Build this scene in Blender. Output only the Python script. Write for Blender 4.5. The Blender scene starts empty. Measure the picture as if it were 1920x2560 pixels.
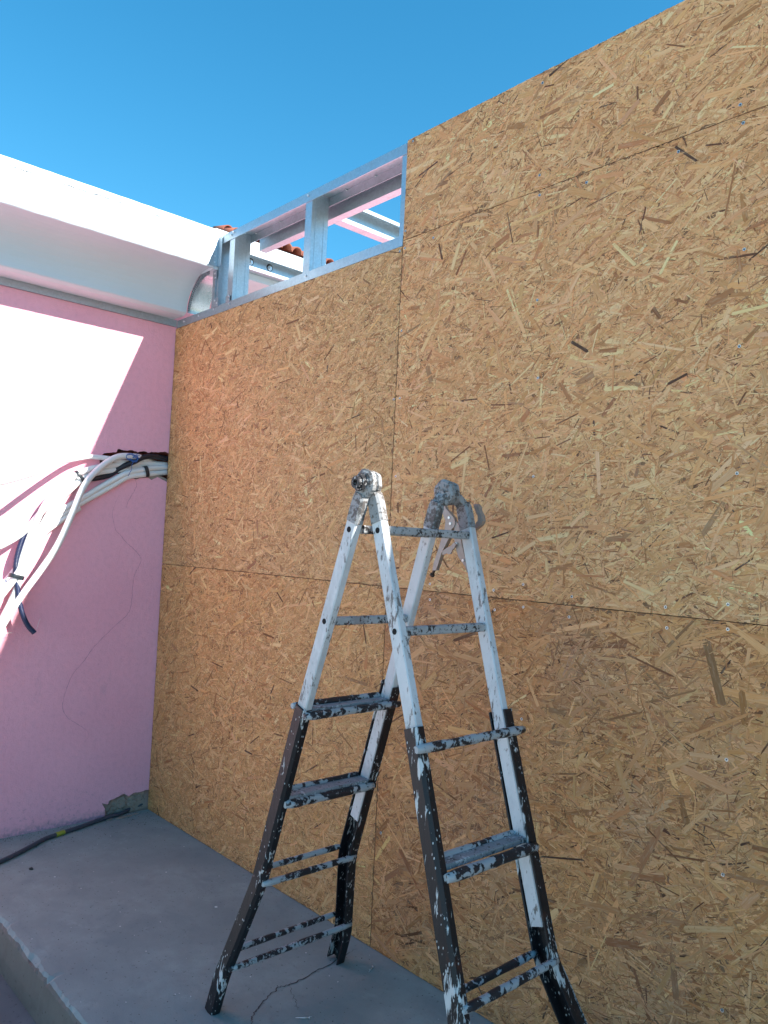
import bpy, bmesh, math, random
import numpy as np
from mathutils import Vector, Matrix
from mathutils.geometry import tessellate_polygon

scene = bpy.context.scene
COL = scene.collection
random.seed(7)

# ------------------------------------------------------------------ camera
# rows: camera right, camera down, camera forward, in world axes
CAM_R = np.array([[0.67209821, 0.73899065, 0.0466564],
                  [-0.00128453, 0.06417337, -0.99793794],
                  [-0.7404609, 0.67065237, 0.04408006]])
CAM_C = np.array([3.77816351, -1.8919488, 1.39146571])
CAM_F = 1964.585
cam_data = bpy.data.cameras.new('camera')
cam = bpy.data.objects.new('camera', cam_data)
COL.objects.link(cam)
cam_data.sensor_fit = 'AUTO'
cam_data.sensor_width = 36.0
cam_data.lens = CAM_F / 2560.0 * 36.0
cam_data.clip_start = 0.02
cam_data.clip_end = 800.0
_m = Matrix.Identity(4)
for i in range(3):
    _m[i][0] = CAM_R[0][i]; _m[i][1] = -CAM_R[1][i]; _m[i][2] = -CAM_R[2][i]; _m[i][3] = CAM_C[i]
cam.matrix_world = _m
scene.camera = cam

# ------------------------------------------------------------------ sun, sky, exposure
SUN = Vector((1.30, 0.376, 1.0)).normalized()          # towards the sun
sun_data = bpy.data.lights.new('sun', 'SUN')
sun_data.energy = 2.85
sun_data.angle = math.radians(0.53)
sun_data.color = (1.0, 0.95, 0.88)
sun = bpy.data.objects.new('sun', sun_data)
COL.objects.link(sun)
sun.location = (6, 2, 8)
sun.rotation_euler = (-SUN).to_track_quat('-Z', 'Y').to_euler()

world = bpy.data.worlds.new('World')
scene.world = world
world.use_nodes = True
wn = world.node_tree.nodes; wl = world.node_tree.links
wn.clear()
sky = wn.new('ShaderNodeTexSky')
sky.sky_type = 'NISHITA'
sky.sun_disc = False
sky.sun_elevation = math.asin(SUN.z)
sky.sun_rotation = math.atan2(SUN.x, SUN.y)
sky.altitude = 100.0
sky.air_density = 1.35
sky.dust_density = 0.1
sky.ozone_density = 7.0
bg = wn.new('ShaderNodeBackground'); bg.inputs['Strength'].default_value = 0.050
wo = wn.new('ShaderNodeOutputWorld')
hs_ = wn.new('ShaderNodeHueSaturation'); hs_.inputs['Saturation'].default_value = 1.22; hs_.inputs['Hue'].default_value = 0.482
wl.new(sky.outputs[0], hs_.inputs['Color']); wl.new(hs_.outputs[0], bg.inputs[0]); wl.new(bg.outputs[0], wo.inputs[0])

scene.view_settings.view_transform = 'Standard'
scene.view_settings.look = 'None'
scene.view_settings.gamma = 1.0
scene.view_settings.use_curve_mapping = False
scene.view_settings.exposure = 2.16
scene.render.film_transparent = False
try:
    scene.cycles.max_bounces = 10
    scene.cycles.diffuse_bounces = 6
except Exception:
    pass

# ------------------------------------------------------------------ helpers
def at(px, py, axis, val):
    """world point seen at photograph pixel (1920 wide) on the plane axis = val"""
    d = CAM_R.T @ np.array([px - 960.0, py - 1280.0, CAM_F])
    t = (val - CAM_C[axis]) / d[axis]
    p = CAM_C + d * t
    return Vector((float(p[0]), float(p[1]), float(p[2])))

def at_plane(px, py, n, dd):
    d = CAM_R.T @ np.array([px - 960.0, py - 1280.0, CAM_F]); n = np.array(n)
    t = (dd - n @ CAM_C) / (n @ d)
    p = CAM_C + d * t
    return Vector((float(p[0]), float(p[1]), float(p[2])))

def c1(x, y): return (400 + x / 2.5136, 320 + y / 2.5136)
def c3(x, y): return (x / 3.318, 1040 + y / 3.318)
def c4(x, y): return (840 + x / 3.95, 1140 + y / 3.95)
def c6(x, y): return (480 + x / 3.456, 2050 + y / 3.456)
def c8(x, y): return (x / 2.37, 1900 + y / 2.37)
def c9(x, y): return (240 + x / 6.9125, 1100 + y / 6.9125)

class MB:
    """collects shapes and links them as one mesh object"""
    def __init__(s):
        s.v = []; s.f = []; s.smooth = []
    def add(s, vs, fs, smooth=False):
        o = len(s.v)
        s.v += [tuple(v) for v in vs]
        s.f += [tuple(i + o for i in f) for f in fs]
        s.smooth += [smooth] * len(fs)
    def hexa(s, p):      # 8 points: bottom 4 (ccw), top 4
        s.add(p, [(3, 2, 1, 0), (4, 5, 6, 7), (0, 1, 5, 4), (1, 2, 6, 5), (2, 3, 7, 6), (3, 0, 4, 7)])
    def box(s, x0, x1, y0, y1, z0, z1):
        s.hexa([(x0, y0, z0), (x1, y0, z0), (x1, y1, z0), (x0, y1, z0), (x0, y0, z1), (x1, y0, z1), (x1, y1, z1), (x0, y1, z1)])
    def loft(s, rings, closed=True, cap0=True, cap1=True, smooth=False):
        n = len(rings[0]); o = len(s.v)
        for r in rings: s.v += [tuple(v) for v in r]
        for i in range(len(rings) - 1):
            for j in range(n if closed else n - 1):
                k = (j + 1) % n
                s.f.append((o + i * n + j, o + i * n + k, o + (i + 1) * n + k, o + (i + 1) * n + j)); s.smooth.append(smooth)
        if cap0: s.f.append(tuple(o + j for j in reversed(range(n)))); s.smooth.append(False)
        if cap1: s.f.append(tuple(o + (len(rings) - 1) * n + j for j in range(n))); s.smooth.append(False)
    def tube(s, pts, r, segs=10, caps=True, rfun=None):
        pts = [Vector(p) for p in pts]
        rings = []
        up = None
        for i, p in enumerate(pts):
            a = pts[max(i - 1, 0)]; b = pts[min(i + 1, len(pts) - 1)]
            t = (b - a).normalized()
            if up is None:
                up = t.orthogonal().normalized()
            up = (up - t * up.dot(t)).normalized()
            sd = t.cross(up)
            rr = r if rfun is None else rfun(i)
            rings.append([p + (up * math.cos(q) + sd * math.sin(q)) * rr for q in [2 * math.pi * k / segs for k in range(segs)]])
        s.loft(rings, True, caps, caps, True)
    def bar(s, pts, w, d, across, bev=0.18, ws=None):
        """rounded rectangular bar along pts; d is measured along the vector across"""
        pts = [Vector(p) for p in pts]; rings = []
        for i, p in enumerate(pts):
            a = pts[max(i - 1, 0)]; b = pts[min(i + 1, len(pts) - 1)]
            t = (b - a).normalized()
            ac = (Vector(across) - t * Vector(across).dot(t)).normalized()
            sd = t.cross(ac)
            ww = (w if ws is None else ws[i]) / 2; dd = d / 2; bv = min(ww, dd) * 2 * bev
            prof = [(-ww + bv, -dd), (ww - bv, -dd), (ww, -dd + bv), (ww, dd - bv), (ww - bv, dd), (-ww + bv, dd), (-ww, dd - bv), (-ww, -dd + bv)]
            rings.append([p + sd * u + ac * v for u, v in prof])
        s.loft(rings)
    def prism(s, pts, off):
        pts = [Vector(p) for p in pts]; off = Vector(off); n = len(pts)
        tri = tessellate_polygon([pts])
        vs = pts + [p + off for p in pts]
        fs = [tuple(t) for t in tri] + [tuple(n + i for i in reversed(t)) for t in tri]
        fs += [(i, (i + 1) % n, n + (i + 1) % n, n + i) for i in range(n)]
        s.add(vs, fs)
    def build(s, name, mat, parent=None, smooth_all=False):
        me = bpy.data.meshes.new(name)
        me.from_pydata(s.v, [], s.f); me.validate()
        if len(me.polygons) == len(s.smooth):
            me.polygons.foreach_set('use_smooth', [True] * len(s.smooth) if smooth_all else s.smooth)
        bm = bmesh.new(); bm.from_mesh(me)
        bmesh.ops.recalc_face_normals(bm, faces=bm.faces[:])
        bm.to_mesh(me); bm.free()
        if mat: me.materials.append(mat)
        o = bpy.data.objects.new(name, me); COL.objects.link(o)
        if parent: o.parent = parent
        return o

def thing(name, label, cat, group=None, kind=None):
    o = bpy.data.objects.new(name, None); COL.objects.link(o)
    o.empty_display_size = 0.1
    return tag(o, label, cat, group)

def tag(o, label=None, cat=None, group=None, kind=None):
    if label: o['label'] = label
    if cat: o['category'] = cat
    if group: o['group'] = group
    if kind: o['kind'] = kind
    return o

def spline(pts, n=8):
    """Catmull-Rom through pts"""
    P = [Vector(p) for p in pts]; out = []
    for i in range(len(P) - 1):
        p0 = P[max(i - 1, 0)]; p1 = P[i]; p2 = P[i + 1]; p3 = P[min(i + 2, len(P) - 1)]
        for k in range(n):
            t = k / n
            out.append(0.5 * ((2 * p1) + (p2 - p0) * t + (2 * p0 - 5 * p1 + 4 * p2 - p3) * t * t + (3 * p1 - p0 - 3 * p2 + p3) * t ** 3))
    out.append(P[-1]); return out

# ------------------------------------------------------------------ materials
class NT:
    def __init__(s, name):
        s.m = bpy.data.materials.new(name); s.m.use_nodes = True
        s.n = s.m.node_tree.nodes; s.l = s.m.node_tree.links
        s.b = s.n['Principled BSDF']
    def set(s, **k):
        names = dict(base='Base Color', rough='Roughness', metal='Metallic', spec='Specular IOR Level', coat='Coat Weight', normal='Normal')
        for a, v in k.items():
            inp = s.b.inputs[names[a]]
            if hasattr(v, 'links') or isinstance(v, bpy.types.NodeSocket): s.l.new(v, inp)
            elif isinstance(v, tuple): inp.default_value = (*v, 1.0) if len(v) == 3 else v
            else: inp.default_value = v
        return s
    def node(s, t, **k):
        n = s.n.new(t)
        for a, v in k.items():
            if hasattr(n, a): setattr(n, a, v)
        return n
    def coord(s, kind='Object', scale=(1, 1, 1), loc=(0, 0, 0)):
        if not hasattr(s, '_tc'): s._tc = s.node('ShaderNodeTexCoord')
        mp = s.node('ShaderNodeMapping')
        mp.inputs['Scale'].default_value = scale; mp.inputs['Location'].default_value = loc
        s.l.new(s._tc.outputs[kind], mp.inputs[0]); return mp.outputs[0]
    def noise(s, vec, scale, detail=4, rough=0.55, dist=0.0):
        n = s.node('ShaderNodeTexNoise'); s.l.new(vec, n.inputs['Vector'])
        n.inputs['Scale'].default_value = scale; n.inputs['Detail'].default_value = detail
        n.inputs['Roughness'].default_value = rough; n.inputs['Distortion'].default_value = dist
        return n.outputs[0]
    def voro(s, vec, scale, feature='F1', out='Distance', rnd=1.0):
        n = s.node('ShaderNodeTexVoronoi', feature=feature); s.l.new(vec, n.inputs['Vector'])
        n.inputs['Scale'].default_value = scale; n.inputs['Randomness'].default_value = rnd
        return n.outputs[out]
    def ramp(s, fac, stops):
        r = s.node('ShaderNodeValToRGB'); s.l.new(fac, r.inputs[0])
        e = r.color_ramp.elements
        while len(e) < len(stops): e.new(0.5)
        for el, (p, c) in zip(e, stops):
            el.position = p
            el.color = (c, c, c, 1) if not isinstance(c, tuple) else (*c, 1)
        return r.outputs[0]
    def mix(s, fac, a, b, blend='MIX'):
        m = s.node('ShaderNodeMix', data_type='RGBA', blend_type=blend)
        for i, v in ((0, fac), (6, a), (7, b)):
            if isinstance(v, bpy.types.NodeSocket): s.l.new(v, m.inputs[i])
            elif isinstance(v, tuple): m.inputs[i].default_value = (*v, 1)
            else: m.inputs[i].default_value = v
        return m.outputs[2]
    def math(s, op, a, b=0.0):
        m = s.node('ShaderNodeMath', operation=op)
        for i, v in ((0, a), (1, b)):
            if isinstance(v, bpy.types.NodeSocket): s.l.new(v, m.inputs[i])
            else: m.inputs[i].default_value = v
        return m.outputs[0]
    def bump(s, h, strength=0.3, dist=0.01):
        b = s.node('ShaderNodeBump'); b.inputs['Strength'].default_value = strength; b.inputs['Distance'].default_value = dist
        s.l.new(h, b.inputs['Height']); return b.outputs[0]

def m_plain(name, base, rough=0.5, metal=0.0, var=0.12, scale=25):
    t = NT(name); v = t.coord()
    n = t.noise(v, scale, 4)
    c = t.mix(n, tuple(x * (1 - var) for x in base), tuple(min(1, x * (1 + var)) for x in base))
    return t.set(base=c, rough=rough, metal=metal).m

def m_stucco():
    t = NT('pink_stucco'); v = t.coord()
    big = t.noise(v, 1.3, 3); fine = t.noise(v, 160, 3); mid = t.noise(v, 45, 4)
    base = t.mix(t.ramp(big, [(0.3, 0.0), (0.7, 1.0)]), (0.81, 0.375, 0.465), (0.87, 0.435, 0.53))
    base = t.mix(t.ramp(mid, [(0.45, 0.0), (0.75, 0.4)]), base, (0.70, 0.34, 0.41))
    sc = t.ramp(t.noise(t.coord(scale=(1, 1, 0.4), loc=(0, 3, 2)), 9, 7, 0.75), [(0.60, 0.0), (0.70, 0.30)])
    base = t.mix(sc, base, (0.52, 0.30, 0.36))
    # scuffs and dirt low on the wall
    sp = t.node('ShaderNodeSeparateXYZ'); t.l.new(t.coord(), sp.inputs[0])
    low = t.ramp(sp.outputs[2], [(0.0, 1.0), (0.22, 0.0)])
    dn = t.ramp(t.noise(v, 52, 7, 0.75), [(0.55, 0.0), (0.64, 1.0)])
    vlow = t.ramp(sp.outputs[2], [(0.01, 0.5), (0.05, 0.0)])
    dirt = t.math('MULTIPLY', low, dn); dirt = t.math('MULTIPLY', dirt, 0.5)
    base = t.mix(dirt, base, (0.16, 0.13, 0.15))
    base = t.mix(t.math('MULTIPLY', vlow, t.ramp(t.noise(v, 60, 5), [(0.35, 0.0), (0.6, 1.0)])), base, (0.22, 0.2, 0.21))
    h = t.math('ADD', t.math('MULTIPLY', fine, 0.5), t.math('MULTIPLY', mid, 0.7))
    return t.set(base=base, rough=0.75, spec=0.25, normal=t.bump(h, 0.5, 0.007)).m

def m_white():
    t = NT('white_paint'); v = t.coord()
    n = t.noise(v, 3, 5); st = t.noise(t.coord(scale=(1, 0.15, 1)), 30, 5)
    b = t.mix(n, (0.51, 0.58, 0.63), (0.56, 0.63, 0.68))
    b = t.mix(t.ramp(st, [(0.62, 0.0), (0.75, 0.25)]), b, (0.6, 0.6, 0.58))
    return t.set(base=b, rough=0.6, spec=0.3, normal=t.bump(t.noise(v, 90, 3), 0.12, 0.004)).m

def m_steel(name='galvanised_steel', base=0.54, rough=0.40):
    t = NT(name); v = t.coord()
    sp = t.voro(v, 120, out='Color')
    sep = t.node('ShaderNodeSeparateColor'); t.l.new(sp, sep.inputs[0])
    n = t.noise(v, 14, 5)
    c = t.mix(sep.outputs[0], (base * 0.80, base * 0.92, base * 1.0), (base * 0.92, base * 1.05, base * 1.14))
    c = t.mix(t.ramp(n, [(0.55, 0.0), (0.8, 0.4)]), c, (base * 0.6, base * 0.62, base * 0.66))
    r = t.math('ADD', t.math('MULTIPLY', n, 0.2), rough - 0.1)
    return t.set(base=c, rough=r, metal=0.85).m

def m_concrete(name, base, dark):
    t = NT(name); v = t.coord()
    big = t.noise(v, 2.2, 5, 0.6); mid = t.noise(v, 14, 6, 0.65); fine = t.noise(v, 190, 3); 
    b = t.mix(t.ramp(big, [(0.3, 0.0), (0.72, 1.0)]), base, dark)
    b = t.mix(t.ramp(mid, [(0.35, 0.0), (0.7, 0.75)]), b, tuple(x * 0.66 for x in base))
    b = t.mix(t.ramp(t.noise(t.coord(loc=(9, 4, 0), scale=(1, 1.6, 1)), 4.5, 6, 0.6, 0.8), [(0.52, 0.0), (0.68, 0.6)]), b, dark)
    pale = t.ramp(t.noise(t.coord(loc=(3, 1, 0)), 6, 6, 0.7), [(0.6, 0.0), (0.75, 0.35)])
    b = t.mix(pale, b, tuple(min(1, x * 1.35) for x in base))
    spk = t.ramp(t.noise(v, 70, 2), [(0.66, 0.0), (0.7, 0.55)])
    b = t.mix(spk, b, tuple(x * 0.4 for x in dark))
    b = t.mix(t.math('MULTIPLY', fine, 0.35), b, tuple(x * 0.6 for x in base))
    h = t.math('ADD', t.math('MULTIPLY', mid, 0.8), t.math('MULTIPLY', fine, 0.35))
    return t.set(base=b, rough=0.8, spec=0.3, normal=t.bump(h, 0.35, 0.005)).m

def m_strand():
    t = NT('wood_strand')
    a = t.node('ShaderNodeAttribute', attribute_name='col')
    uv = t.node('ShaderNodeUVMap', uv_map='grain')
    mp = t.node('ShaderNodeMapping'); mp.inputs['Scale'].default_value = (8, 300, 1)
    t.l.new(uv.outputs[0], mp.inputs[0])
    g = t.noise(mp.outputs[0], 1.0, 4, 0.65)
    mp2 = t.node('ShaderNodeMapping'); mp2.inputs['Scale'].default_value = (30, 130, 1)
    t.l.new(uv.outputs[0], mp2.inputs[0])
    g2 = t.noise(mp2.outputs[0], 1.0, 3, 0.6)
    c = t.mix(t.ramp(g, [(0.3, 0.0), (0.75, 1.0)]), a.outputs['Color'], (0.80, 0.70, 0.58), 'MULTIPLY')
    c = t.mix(t.ramp(g2, [(0.5, 0.0), (0.8, 0.35)]), c, (0.62, 0.5, 0.34))
    return t.set(base=c, rough=0.62, spec=0.28, normal=t.bump(g, 0.25, 0.0006)).m

def m_paint(name, base, chip, chip_at=0.62, splat=None, splat_at=0.5, rough=0.45, streak=0.3, rust=0.0, sscale=95):
    """worn paint with chips, and drips / splashes of another paint"""
    t = NT(name); v = t.coord(scale=(1, 1, streak))
    v0 = t.coord()
    n = t.noise(v, 105, 7, 0.7); n2 = t.noise(v, 22, 5, 0.6)
    m = t.math('ADD', t.math('MULTIPLY', n, 0.6), t.math('MULTIPLY', n2, 0.4))
    c = t.mix(t.noise(v, 9, 4), tuple(x * 0.85 for x in base), tuple(min(1, x * 1.1) for x in base))
    gr = t.ramp(t.noise(t.coord(scale=(1, 1, 0.5), loc=(2, 5, 1)), 11, 6, 0.7), [(0.48, 0.0), (0.68, 0.55)])
    c = t.mix(gr, c, tuple(x * 0.55 for x in base))
    cm = t.ramp(m, [(chip_at - 0.02, 0.0), (chip_at + 0.015, 1.0)])
    c = t.mix(cm, c, chip)
    h = m
    if rust:
        rm = t.ramp(t.noise(v0, 8, 5, 0.6), [(0.58, 0.0), (0.66, rust)])
        c = t.mix(rm, c, (0.10, 0.028, 0.016))
    if splat:
        sv = t.coord(scale=(1, 1, streak), loc=(4, 2, 7))
        s1 = t.noise(sv, sscale, 5, 0.6, 0.4); s2 = t.noise(v0, 9, 3)
        s3 = t.noise(t.coord(scale=(1, 1, streak * 0.6), loc=(1, 8, 3)), sscale * 0.28, 4, 0.6, 0.8)
        sm = t.math('ADD', t.math('MULTIPLY', s1, 0.40), t.math('ADD', t.math('MULTIPLY', s2, 0.28), t.math('MULTIPLY', s3, 0.32)))
        s_m = t.ramp(sm, [(splat_at, 0.0), (splat_at + 0.02, 1.0)])
        dots = t.voro(t.coord(scale=(1, 1, 0.45)), 130)
        dsel = t.noise(v0, 22, 2)
        d_m = t.math('MULTIPLY', t.ramp(dots, [(0.17, 1.0), (0.22, 0.0)]), t.ramp(dsel, [(0.5, 0.0), (0.56, 1.0)]))
        s_m = t.math('MAXIMUM', s_m, d_m)
        c = t.mix(s_m, c, splat)
        h = t.math('ADD', h, s_m)
    r = t.math('ADD', t.math('MULTIPLY', n, 0.3), rough - 0.15)
    return t.set(base=c, rough=r, spec=0.4, normal=t.bump(h, 0.45, 0.003)).m

M = {}
M['pink'] = m_stucco()
M['white'] = m_white()
M['steel'] = m_steel()
M['steel_dull'] = m_steel('dull_steel', 0.45, 0.5)
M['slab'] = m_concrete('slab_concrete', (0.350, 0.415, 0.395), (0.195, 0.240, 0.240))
M['ground'] = m_concrete('yard_concrete', (0.70, 0.675, 0.63), (0.63, 0.605, 0.565))
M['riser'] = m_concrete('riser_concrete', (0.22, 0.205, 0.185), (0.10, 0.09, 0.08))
M['mortar'] = m_concrete('mortar', (0.42, 0.355, 0.30), (0.25, 0.20, 0.165))
M['brick'] = m_plain('broken_brick', (0.19, 0.055, 0.04), 0.9, 0, 0.5, 40)
M['strand'] = m_strand()
M['board'] = m_plain('board_core', (0.22, 0.12, 0.06), 0.8, 0, 0.35, 120)
M['lad_white'] = m_paint('white_ladder_paint', (0.62, 0.64, 0.66), (0.17, 0.16, 0.155), 0.575, rough=0.5)
M['lad_grimy_shade'] = m_paint('grimy_shaded_paint', (0.30, 0.305, 0.31), (0.10, 0.09, 0.085), 0.52, rough=0.55, streak=1.0)  # grime, with the base darkened further to paint in shade on the hinges
M['lad_black'] = m_paint('black_ladder_paint', (0.011, 0.0105, 0.014), (0.03, 0.024, 0.024), 0.62, (0.55, 0.57, 0.58), 0.556, 0.46, 0.2, 0.5)
M['lad_rung'] = m_paint('splattered_rung_paint', (0.022, 0.021, 0.026), (0.08, 0.075, 0.075), 0.6, (0.38, 0.40, 0.42), 0.495, 0.5, 1.0, 0.0, 52)
M['lad_tread'] = m_paint('crusted_tread_paint', (0.26, 0.28, 0.30), (0.05, 0.05, 0.055), 0.56, (0.48, 0.5, 0.52), 0.56, 0.6, 1.0)
M['hole'] = m_plain('hole_dark', (0.006, 0.006, 0.007), 0.9)
M['nut'] = m_paint('worn_nut', (0.025, 0.025, 0.028), (0.3, 0.3, 0.3), 0.57, (0.75, 0.75, 0.74), 0.58, 0.35, 1.0)
M['plier'] = m_plain('worn_nickel', (0.34, 0.31, 0.29), 0.45, 0.4, 0.25, 60)
M['rusty'] = m_plain('rusty_screw', (0.12, 0.08, 0.065), 0.65, 0.6, 0.3, 90)
M['screw'] = m_plain('zinc_screw', (0.72, 0.74, 0.76), 0.35, 0.8, 0.1, 200)
M['cable'] = m_plain('white_cable', (0.74, 0.75, 0.75), 0.42, 0, 0.06, 18)
M['conduit'] = m_plain('blue_conduit', (0.010, 0.018, 0.060), 0.38, 0, 0.2, 30)
M['black'] = m_plain('black_rubber', (0.014, 0.016, 0.024), 0.5, 0, 0.2, 40)
M['tape'] = m_plain('black_tape', (0.016, 0.022, 0.028), 0.35, 0, 0.2, 60)
M['bluewire'] = m_plain('blue_wire', (0.03, 0.13, 0.42), 0.4, 0, 0.1, 60)
M['hose'] = m_plain('dark_hose', (0.045, 0.055, 0.075), 0.55, 0, 0.25, 50)
M['yellow'] = m_plain('yellow_green_tape', (0.30, 0.33, 0.035), 0.5, 0, 0.3, 90)
M['crack'] = m_plain('crack_dark', (0.07, 0.065, 0.065), 0.95, 0, 0.3, 90)
M['wcrack'] = m_plain('wall_crack', (0.42, 0.19, 0.25), 0.95, 0, 0.2, 90)
M['chip'] = m_plain('plaster_chip', (0.62, 0.62, 0.6), 0.8, 0, 0.15, 200)
M['dirt'] = m_plain('dirt_crumb', (0.045, 0.042, 0.04), 0.95, 0, 0.4, 200)
def m_tile():
    t = NT('terracotta'); oi = t.node('ShaderNodeObjectInfo'); v = t.coord()
    c = t.mix(oi.outputs['Random'], (0.20, 0.060, 0.038), (0.32, 0.105, 0.062))
    c = t.mix(t.ramp(t.noise(v, 9, 5), [(0.5, 0.0), (0.8, 0.6)]), c, (0.25, 0.12, 0.09))
    return t.set(base=c, rough=0.8).m
M['tile'] = m_tile()

# ------------------------------------------------------------------ ground and pavement
g = MB(); g.box(-60, 60, -80, 60, -0.5, -0.15)
tag(g.build('ground', M['ground']), kind='structure')

pm = MB(); pm.box(-0.6, 9.5, -2.9, -0.94, -0.4, -0.146)  # added dark strip of ground, keeps the shaded corner dim and cuts bounce
M['dark_ground_strip'] = m_concrete('dark_strip_concrete', (0.17, 0.20, 0.205), (0.09, 0.105, 0.11))
tag(pm.build('dark_ground_strip', M['dark_ground_strip']), kind='structure')
rng = np.random.RandomState(3)
def slab():
    xs = np.arange(-0.0, 9.0, 0.018); n = len(xs)
    def walk(seed, amp, k):
        r = np.random.RandomState(seed).randn(n); ker = np.ones(k) / k
        return np.convolve(r, ker, 'same') * amp * math.sqrt(k)
    e = walk(1, 0.002, 9) + walk(2, 0.0015, 2) + walk(5, 0.004, 40)
    chips = np.clip(walk(8, 0.010, 4) - 0.006, 0, 0.022)
    yt = -0.925 + e + chips
    rows = []
    jz = np.random.RandomState(31).uniform(-1, 1, (n, 3))
    for i, x in enumerate(xs):
        rows.append([(x, 0.0, 0.0), (x, -0.5, 0.0), (x, yt[i] + 0.03, 0.0), (x, yt[i], -0.001 - chips[i] * 0.2 + jz[i, 0] * .0008),
                     (x, min(yt[i] - 0.008, -0.932 + e[i] * 0.4 + jz[i, 1] * .003), -0.008 - chips[i] * 0.5 + jz[i, 2] * .003), (x, -0.9385 + e[i] * 0.25, -0.018 + jz[i, 1] * .005), (x, -0.945, -0.09), (x, -0.946, -0.16)])
    vs = [p for r in rows for p in r]; k = 8
    top = MB(); fr = MB()
    fs_t = []; fs_f = []
    for i in range(n - 1):
        for j in range(k - 1):
            q = (i * k + j, (i + 1) * k + j, (i + 1) * k + j + 1, i * k + j + 1)
            (fs_t if j < 4 else fs_f).append(q)
    top.add(vs, fs_t, False); fr.add(vs, fs_f, False)
    # the slab behind the panels and below the pink wall line
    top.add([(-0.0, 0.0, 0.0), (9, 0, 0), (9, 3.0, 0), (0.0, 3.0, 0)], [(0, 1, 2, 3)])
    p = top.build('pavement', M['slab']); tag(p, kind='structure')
    f = fr.build('riser', M['riser'], p)
    return p
pave = slab()

def ribbon(pts, w, n, mat, name, parent, seed=1, jag=0.004):
    """thin crack: a strip through pts lying on a surface with normal n"""
    rr = random.Random(seed); n = Vector(n)
    P = spline(pts, 6); L = []; Rr = []
    for i, p in enumerate(P):
        t = (P[min(i + 1, len(P) - 1)] - P[max(i - 1, 0)]).normalized(); s = n.cross(t).normalized()
        ww = w * rr.uniform(0.35, 1.2) * min(1.0, 0.25 + 4 * min(i, len(P) - 1 - i) / len(P)) / 2
        p = p + s * rr.uniform(-jag, jag)
        L.append(p + s * ww); Rr.append(p - s * ww)
    mb = MB(); k = len(P)
    mb.add(L + Rr, [(i, i + 1, k + i + 1, k + i) for i in range(k - 1)])
    return mb.build(name, mat, parent)

pts = [(1420, 1110), (1330, 1165), (1250, 1212), (1100, 1290), (1000, 1345), (850, 1420), (760, 1440), (700, 1490), (620, 1560), (560, 1640), (520, 1710), (515, 1763), (500, 1850)]
ribbon([at(*c6(*p), 2, 0.0012) for p in pts], 0.0045, (0, 0, 1), M['crack'], 'crack', pave, 3)
ribbon([at(*c6(*p), 2, 0.0012) for p in [(850, 1425), (865, 1500), (900, 1570), (915, 1640)]], 0.0016, (0, 0, 1), M['crack'], 'crack', pave, 4)

# ------------------------------------------------------------------ pink building
pink = thing('pink_building', 'pink stucco building with white curved cornice, cable slot and cracks', 'building')
def jag(pts, n, amp, seed):
    rr = random.Random(seed); out = []
    for a, b in zip(pts[:-1], pts[1:]):
        for k in range(n):
            t = k / n; p = Vector(a).lerp(Vector(b), t)
            if k: p = p + Vector((0, rr.uniform(-amp, amp), rr.uniform(-amp, amp)))
            out.append(p)
    out.append(Vector(pts[-1])); return out
slot_top = [at(*c9(*p), 0, 0) for p in [(60, 300), (140, 232), (270, 216), (360, 205), (378, 152), (430, 165), (500, 180), (640, 178), (720, 216), (820, 192), (900, 222), (960, 203), (1080, 216), (1190, 200), (1270, 240)]]
slot_bot = [at(*c9(*p), 0, 0) for p in [(1240, 730), (1150, 690), (1060, 640), (960, 690), (900, 650), (780, 655), (690, 680), (600, 630), (420, 600), (200, 560), (70, 470)]]
slot_top = [p for p in slot_top if p.y < 0.012]; slot_bot = [p for p in slot_bot if p.y < 0.012]
slot_top.append(Vector((0, 0.014, slot_top[-1].z))); slot_bot.insert(0, Vector((0, 0.014, slot_bot[0].z)))
slot_loop = jag(slot_top, 3, 0.002, 5) + jag(slot_bot, 3, 0.0025, 6)
chip_loop = [at(*c8(*p), 0, 0) for p in [(628, 330), (622, 290), (604, 255), (640, 262), (650, 240), (690, 222), (735, 200), (760, 215), (800, 192), (850, 184), (872, 178)]]
zc = [p.z for p in chip_loop]
chip = [Vector((0, p.y, max(p.z, 0.0))) for p in chip_loop]; chip[0].z = -0.15
chip = [chip[0]] + [p for p in jag(chip[1:], 3, 0.003, 9) if p.y < 0.012] + [Vector((0, 0.014, chip[-1].z)), Vector((0, 0.014, -0.15))]
outer = [Vector((0, -1.7, -0.15))] + chip + [Vector((0, 4, -0.15)), Vector((0, 4, 2.9)), Vector((0, -1.7, 2.9))]
tri = tessellate_polygon([outer, slot_loop])
allv = outer + slot_loop; nv = len(allv)
wmb = MB(); DEP = Vector((-0.07, 0, 0))
wmb.add(allv + [v + DEP for v in allv], [tuple(t) for t in tri]
        + [(i, (i + 1) % len(outer), nv + (i + 1) % len(outer), nv + i) for i in range(len(outer))])
o_ = len(outer); m_ = len(slot_loop)
wall = wmb.build('wall', M['pink'], pink)
# broken sides of the slot and the brick behind it
sm = MB()
inner = [v + Vector((-0.07, random.uniform(-.006, .006), random.uniform(-.006, .006))) for v in slot_loop]
sm.add([v + Vector((-0.004, 0, 0)) for v in slot_loop] + inner, [(i, (i + 1) % m_, m_ + (i + 1) % m_, m_ + i) for i in range(m_)])
sm.build('slot_lining', M['brick'], pink)
bk = MB(); bk.box(-0.3, -0.069, -1.7, 4, 0.14, 2.9); bk.build('brick_core', M['brick'], pink)
bk = MB(); bk.box(-0.3, -0.022, -0.45, 0.06, -0.15, 0.139)
bk.build('mortar_bed', M['mortar'], pink)
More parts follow.
